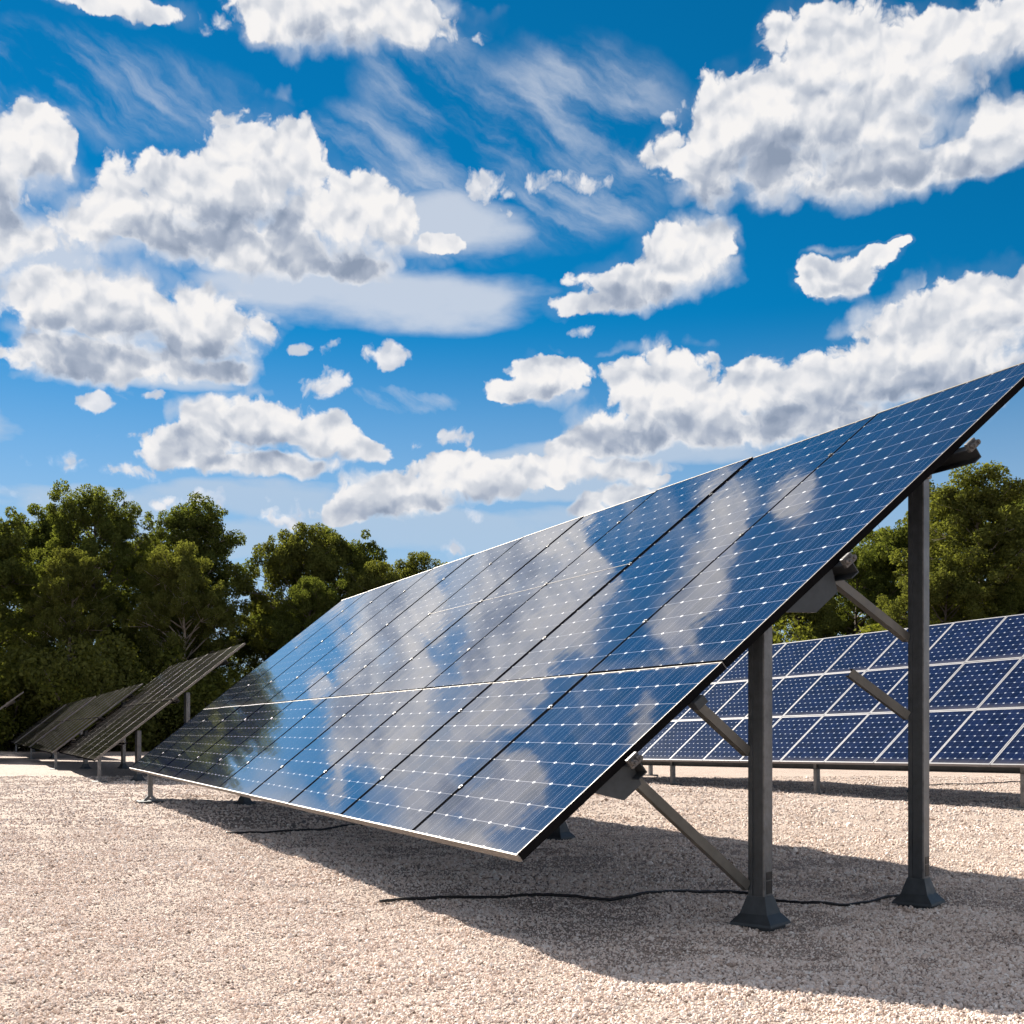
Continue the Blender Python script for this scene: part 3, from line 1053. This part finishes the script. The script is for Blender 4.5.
def cable(name, label, pxs, rad, seed):
    rs = random.Random(seed)
    P = [Vector(gp(*p)) for p in pxs]
    pts = []
    for i in range(len(P) - 1):
        p0, p1, p2, p3 = P[max(i - 1, 0)], P[i], P[i + 1], P[min(i + 2, len(P) - 1)]
        n = 14
        for k in range(n):
            u = k / n
            q = 0.5 * ((2 * p1) + (p2 - p0) * u + (2 * p0 - 5 * p1 + 4 * p2 - p3) * u * u + (3 * p1 - p0 - 3 * p2 + p3) * u ** 3)
            pts.append((q.x, q.y + rs.uniform(-0.004, 0.004), ground_h(q.x, q.y) + rad + 0.004 + rs.uniform(0, 0.004)))
    b = MB()
    b.tube(pts, rad, 8)
    o = b.build(name, [RUBBER])
    tag(o, label, 'cable')
    return o


cable('cable', 'black cable lying on shaded gravel from below the largest array to its front post', [(380, 902), (430, 899), (500, 898), (560, 899), (610, 901), (660, 897), (700, 893), (735, 892), (752, 894)], 0.012, 1)
cable('cable', 'short black cable lying on gravel between the two flared post bases', [(772, 900), (800, 903), (840, 904), (880, 899), (912, 895)], 0.011, 2)
cable('cable', 'black cable lying under the lower edge halfway along the largest array', [(226, 834), (270, 833), (320, 830), (360, 827), (400, 826)], 0.013, 3)
cable('cable', 'thin dark cable in the shadow strip before the blue array', [(925, 786), (960, 785), (1000, 783), (1060, 782)], 0.015, 4)


# ------------------------------------------------------------------ trees
def leaf_mat(name, c0, c1, trans):
    m, t, b, out = new_mat(name)
    geo = t.node('ShaderNodeNewGeometry')
    oi = t.node('ShaderNodeObjectInfo')
    k = t.m('ADD', t.m('MULTIPLY', geo.outputs['Random Per Island'], 0.75), t.m('MULTIPLY', oi.outputs['Random'], 0.25))
    c = t.mixc(k, tuple(c0) + (1,), tuple(c1) + (1,))
    t.put(b.inputs['Base Color'], c)
    b.inputs['Roughness'].default_value = 0.75
    b.inputs['Specular IOR Level'].default_value = 0.0
    tr = t.node('ShaderNodeBsdfTranslucent')
    t.put(tr.inputs[0], t.mixc(1.0, c, (1.2, 1.15, 0.5, 1), 'MULTIPLY'))
    mx = t.node('ShaderNodeMixShader')
    mx.inputs[0].default_value = trans
    t.l.new(b.outputs[0], mx.inputs[1])
    t.l.new(tr.outputs[0], mx.inputs[2])
    t.l.new(mx.outputs[0], out.inputs[0])
    return m


LEAF_A = leaf_mat('dark_olive_leaves', (0.056, 0.078, 0.020), (0.165, 0.185, 0.056), 0.46)
LEAF_B = leaf_mat('yellowish_leaves', (0.085, 0.098, 0.026), (0.165, 0.178, 0.056), 0.46)
LEAF_C = leaf_mat('shrub_leaves', (0.055, 0.072, 0.018), (0.19, 0.20, 0.048), 0.44)
BARK = metal('grey_brown_bark', (0.13, 0.105, 0.085), 0.0, 0.9, 6.0, 0.45, 0.8)
BARK_PALE = metal('pale_bark', (0.36, 0.31, 0.26), 0.0, 0.9, 6.0, 0.35, 0.8)


def leaves_mesh(name, centers, radii, counts, size, seed, mat, flat=0.8):
    rs = np.random.RandomState(seed)
    V = []
    for c, r, n in zip(centers, radii, counts):
        d = rs.normal(size=(n, 3))
        d /= np.linalg.norm(d, axis=1)[:, None]
        rad = r * (0.35 + 0.65 * rs.rand(n) ** 0.55)[:, None]
        p = d * rad * np.array([1, 1, flat]) + np.array(c)
        # leaf plane: normals lean outward and up
        nrm = d * 0.6 + rs.normal(size=(n, 3)) * 0.6 + np.array([0, 0, 0.45])
        nrm /= np.linalg.norm(nrm, axis=1)[:, None]
        a = np.cross(nrm, rs.normal(size=(n, 3)))
        a /= np.linalg.norm(a, axis=1)[:, None]
        b = np.cross(nrm, a)
        s = (size * rs.uniform(0.6, 1.35, n))[:, None]
        tip = -nrm * s * 0.25
        V.append(np.stack([p - a * s, p + b * s * 0.55, p + a * s + tip, p - b * s * 0.55], axis=1))
    V = np.concatenate(V).reshape(-1, 3)
    nq = len(V) // 4
    me = bpy.data.meshes.new(name)
    me.vertices.add(len(V))
    me.vertices.foreach_set('co', V.astype(np.float32).ravel())
    me.loops.add(len(V))
    me.loops.foreach_set('vertex_index', np.arange(len(V), dtype=np.int32))
    me.polygons.add(nq)
    me.polygons.foreach_set('loop_start', np.arange(0, len(V), 4, dtype=np.int32))
    me.polygons.foreach_set('loop_total', np.full(nq, 4, dtype=np.int32))
    me.update(calc_edges=True)
    me.validate()
    me.materials.append(mat)
    return me


def tree_variant(seed, height, spread, crown_lo, nlimb, leaf, lsize, bark, narrow=1.0):
    """returns (trunk mesh, crown mesh) of a broadleaf tree of the given height"""
    rs = random.Random(seed)
    tb = MB()
    bend = [Vector((0, 0, -0.2))]
    x = y = 0
    for k in range(1, 9):
        x += rs.uniform(-0.25, 0.25)
        y += rs.uniform(-0.25, 0.25)
        bend.append(Vector((x, y, height * 0.86 * k / 8)))
    r0 = height * 0.017
    tb.tube(bend, [r0 * (1.35 if i == 0 else 1 - 0.10 * i) for i in range(9)], 9)
    cents, rads, cnts = [], [], []

    def puff(c, r):
        cents.append(c)
        rads.append(r)
        cnts.append(int(135 * (r / 1.0) ** 1.7 * (0.26 / lsize) ** 1.3))

    for i in range(nlimb):
        u = (i + rs.random()) / nlimb
        z = height * (crown_lo + (0.86 - crown_lo) * u)
        k = min(7.99, z / (height * 0.86) * 8)
        s = bend[int(k)].lerp(bend[min(8, int(k) + 1)], k - int(k))
        an = i * 2.399 + rs.uniform(-0.5, 0.5)
        prof = math.sin(math.pi * min(1.0, 0.16 + 0.80 * u) ** 0.9) ** 0.7
        ln = spread * prof * rs.uniform(0.65, 1.12)
        e = s + Vector((math.cos(an) * ln, math.sin(an) * ln, ln * rs.uniform(0.15, 0.75) * (0.5 + u)))
        e.z = min(e.z, height * 0.99)
        mid = s.lerp(e, 0.5) + Vector((0, 0, ln * 0.08))
        tb.tube([s, mid, e], [r0 * 0.38 * (1.1 - u * 0.7), r0 * 0.24 * (1.1 - u * 0.7), r0 * 0.07], 5)
        puff(tuple(e), rs.uniform(0.55, 1.15))
        puff(tuple(s.lerp(e, 0.62) + Vector((rs.uniform(-.6, .6), rs.uniform(-.6, .6), rs.uniform(0, .6)))), rs.uniform(0.65, 1.15))
        for j in range(4):
            o_ = Vector((rs.gauss(0, 1), rs.gauss(0, 1), rs.gauss(0.15, 0.7)))
            if o_.length > 1.3:
                o_ *= 1.3 / o_.length
            c = e + o_ * 1.2
            if c.z > height:
                c.z = height - rs.random() * 0.5
            puff(tuple(c), rs.uniform(0.35, 0.85))
            tb.tube([e.lerp(s, 0.25), c], [r0 * 0.08, r0 * 0.03], 4)
    top = bend[-1]
    for j in range(5):
        puff((top.x + rs.gauss(0, 0.8), top.y + rs.gauss(0, 0.8), height - 0.6 - rs.random() * 1.6), rs.uniform(0.6, 1.1))
    tm = tb.mesh('trunk', [bark])
    cm = leaves_mesh('crown', cents, rads, cnts, lsize, seed + 50, leaf)
    return tm, cm


VARS = {
    'a': tree_variant(1, 20.0, 5.2, 0.20, 58, LEAF_A, 0.112, BARK),
    'b': tree_variant(2, 20.0, 4.4, 0.14, 58, LEAF_A, 0.108, BARK_PALE),
    'c': tree_variant(3, 16.0, 5.0, 0.12, 54, LEAF_B, 0.110, BARK),
    'd': tree_variant(4, 18.0, 5.6, 0.16, 58, LEAF_A, 0.115, BARK),
    'e': tree_variant(5, 18.0, 4.6, 0.10, 58, LEAF_B, 0.108, BARK_PALE),
}
VH = {'a': 20.0, 'b': 20.0, 'c': 16.0, 'd': 18.0, 'e': 18.0}


def tree(px, top, D, var, label, rz, wide=1.0):
    hgt = H + (731 - top) / F * D
    s = hgt / VH[var]
    root = empty('tree', ((px - 512) / F * D, D, 0), (0, 0, rz))
    wide *= 0.88
    root.scale = (s * wide, s * wide, s)
    tag(root, label, 'tree', 'trees round the clearing')
    mesh_ob('trunk', VARS[var][0], root)
    mesh_ob('crown', VARS[var][1], root)
    return root


TREES = [
    (-20, 500, 84, 'd', 'tall dark green tree cut by the left edge of the photo', 0.3, 1.0),
    (45, 497, 96, 'b', 'tall tree with airy top rising just inside the left edge of the photo', 1.3, 1.0),
    (92, 482, 90, 'a', 'tallest loose topped tree on the left, above the small dark arrays', 2.2, 0.95),
    (70, 545, 80, 'e', 'shorter lighter green tree in front of the tallest left one', 0.9, 0.9),
    (150, 525, 99, 'd', 'tree in the dip between the two tallest left ones', 4.0, 0.9),
    (197, 488, 92, 'b', 'tall tree with ragged top left of the sky gap', 3.3, 1.0),
    (178, 540, 82, 'e', 'olive green tree with pale trunk above the tilted edge of the second array', 5.2, 0.95),
    (262, 596, 96, 'c', 'low tree filling the sky gap left of the middle group', 2.7, 0.8),
    (302, 527, 92, 'c', 'rounded yellow green tree on the left side of the middle group', 1.1, 0.88),
    (340, 524, 96, 'd', 'broad tree highest in the middle group, over the far corner of the largest array', 0.2, 0.95),
    (312, 575, 84, 'a', 'darker brownish tree below the middle group, beside the far end of the largest array', 3.8, 1.0),
    (375, 560, 90, 'e', 'smaller tree on the right side of the middle group', 4.4, 0.95),
    (412, 556, 99, 'c', 'small tree farthest right of the middle group, just over the panel edge', 0.5, 0.85),
    (460, 590, 96, 'c', 'tree mostly hidden behind the top edge of the largest array', 2.0, 0.9),
    (540, 600, 98, 'e', 'low tree hidden behind the middle of the largest array', 3.0, 0.9),
    (640, 610, 96, 'a', 'low tree hidden behind the large panels, left of the front post', 1.0, 1.0),
    (740, 590, 90, 'e', 'low tree behind the large panels, seen beside the front post', 0.0, 1.0),
    (800, 578, 88, 'c', 'low olive tree between the two tall posts', 5.0, 1.0),
    (855, 545, 90, 'a', 'mid height tree under the slanting panel edge, left of the rear post', 1.7, 1.0),
    (905, 505, 92, 'd', 'tree rising straight behind the top of the rear post', 2.9, 1.0),
    (978, 464, 84, 'e', 'tallest yellow green tree right of the rear post', 3.7, 1.15),
    (1040, 478, 90, 'd', 'tall dark tree cut by the right edge of the photo', 4.9, 1.1),
    (945, 560, 80, 'c', 'lower light green tree right beside the rear post above the blue array', 0.8, 1.0),
    (1010, 570, 80, 'a', 'lower dark tree above the right end of the blue array', 2.5, 1.0),
    (-110, 505, 92, 'a', 'first tall tree beyond the left edge of the photo', 5.6, 1.1),
    (-200, 500, 88, 'd', 'second tall tree beyond the left edge of the photo', 0.7, 1.1),
    (-300, 510, 92, 'b', 'third tall tree beyond the left edge of the photo', 1.9, 1.2),
    (-420, 505, 92, 'a', 'fourth tall tree beyond the left edge of the photo', 3.1, 1.2),
]
for a_ in TREES:
    tree(*a_)


def bush_variant(seed, mat, size=0.075):
    rs = random.Random(seed)
    cents, rads, cnts = [], [], []
    tb = MB()
    for i in range(22):
        c = Vector((rs.gauss(0, 1.3), rs.gauss(0, 0.9), abs(rs.gauss(1.3, 0.9)) + 0.2))
        r = rs.uniform(0.5, 1.0)
        cents.append(tuple(c))
        rads.append(r)
        cnts.append(int(520 * r ** 1.6))
        if i < 9:
            tb.tube([(c.x * 0.15, c.y * 0.15, -0.1), tuple(c * 0.55), tuple(c)], [0.06, 0.04, 0.015], 5)
    return tb.mesh('stem', [BARK]), leaves_mesh('foliage', cents, rads, cnts, size, seed + 9, mat)


BV = [bush_variant(11, LEAF_C), bush_variant(12, LEAF_C, 0.085), bush_variant(13, LEAF_B)]
rs = random.Random(5)
px = -330
n = 0
while px < 1180:
    D = rs.uniform(76, 82) if px < 400 else rs.uniform(72, 80)
    if not (430 < px < 690):
        v = BV[n % 3]
        s = rs.uniform(1.2, 2.2)
        o = empty('shrub', ((px - 512) / F * D, D, 0), (0, 0, rs.uniform(0, 6.28)))
        o.scale = (s, s, s * rs.uniform(0.8, 1.2))
        tag(o, 'leafy dark green shrub in the dense undergrowth below the trees', 'shrub', 'undergrowth shrubs below the trees')
        mesh_ob('stem', v[0], o)
        mesh_ob('foliage', v[1], o)
        n += 1
    px += rs.uniform(22, 36)


# far wood behind the first trees: reads as one dark mass
def build_wood():
    rs = np.random.RandomState(8)
    cents, rads, cnts = [], [], []
    for k in range(620):
        D = rs.uniform(100, 112)
        px = rs.uniform(-520, 1250)
        topz = 6.0 + 1.5 * math.sin(px * 0.021) + 1.5 * math.sin(px * 0.057)
        if 425 < px < 700:
            topz *= 0.6
        if 232 < px < 262:
            topz *= 0.85
        z = rs.uniform(0.5, topz)
        cents.append(((px - 512) / F * D, D, z))
        rads.append(rs.uniform(1.3, 2.3))
        cnts.append(420)
    me = leaves_mesh('woodland', cents, rads, cnts, 0.24, 77, LEAF_A)
    o = mesh_ob('woodland', me)
    tag(o, 'dark woodland filling the gaps behind the first line of trees', 'woodland', kind='stuff')


build_wood()
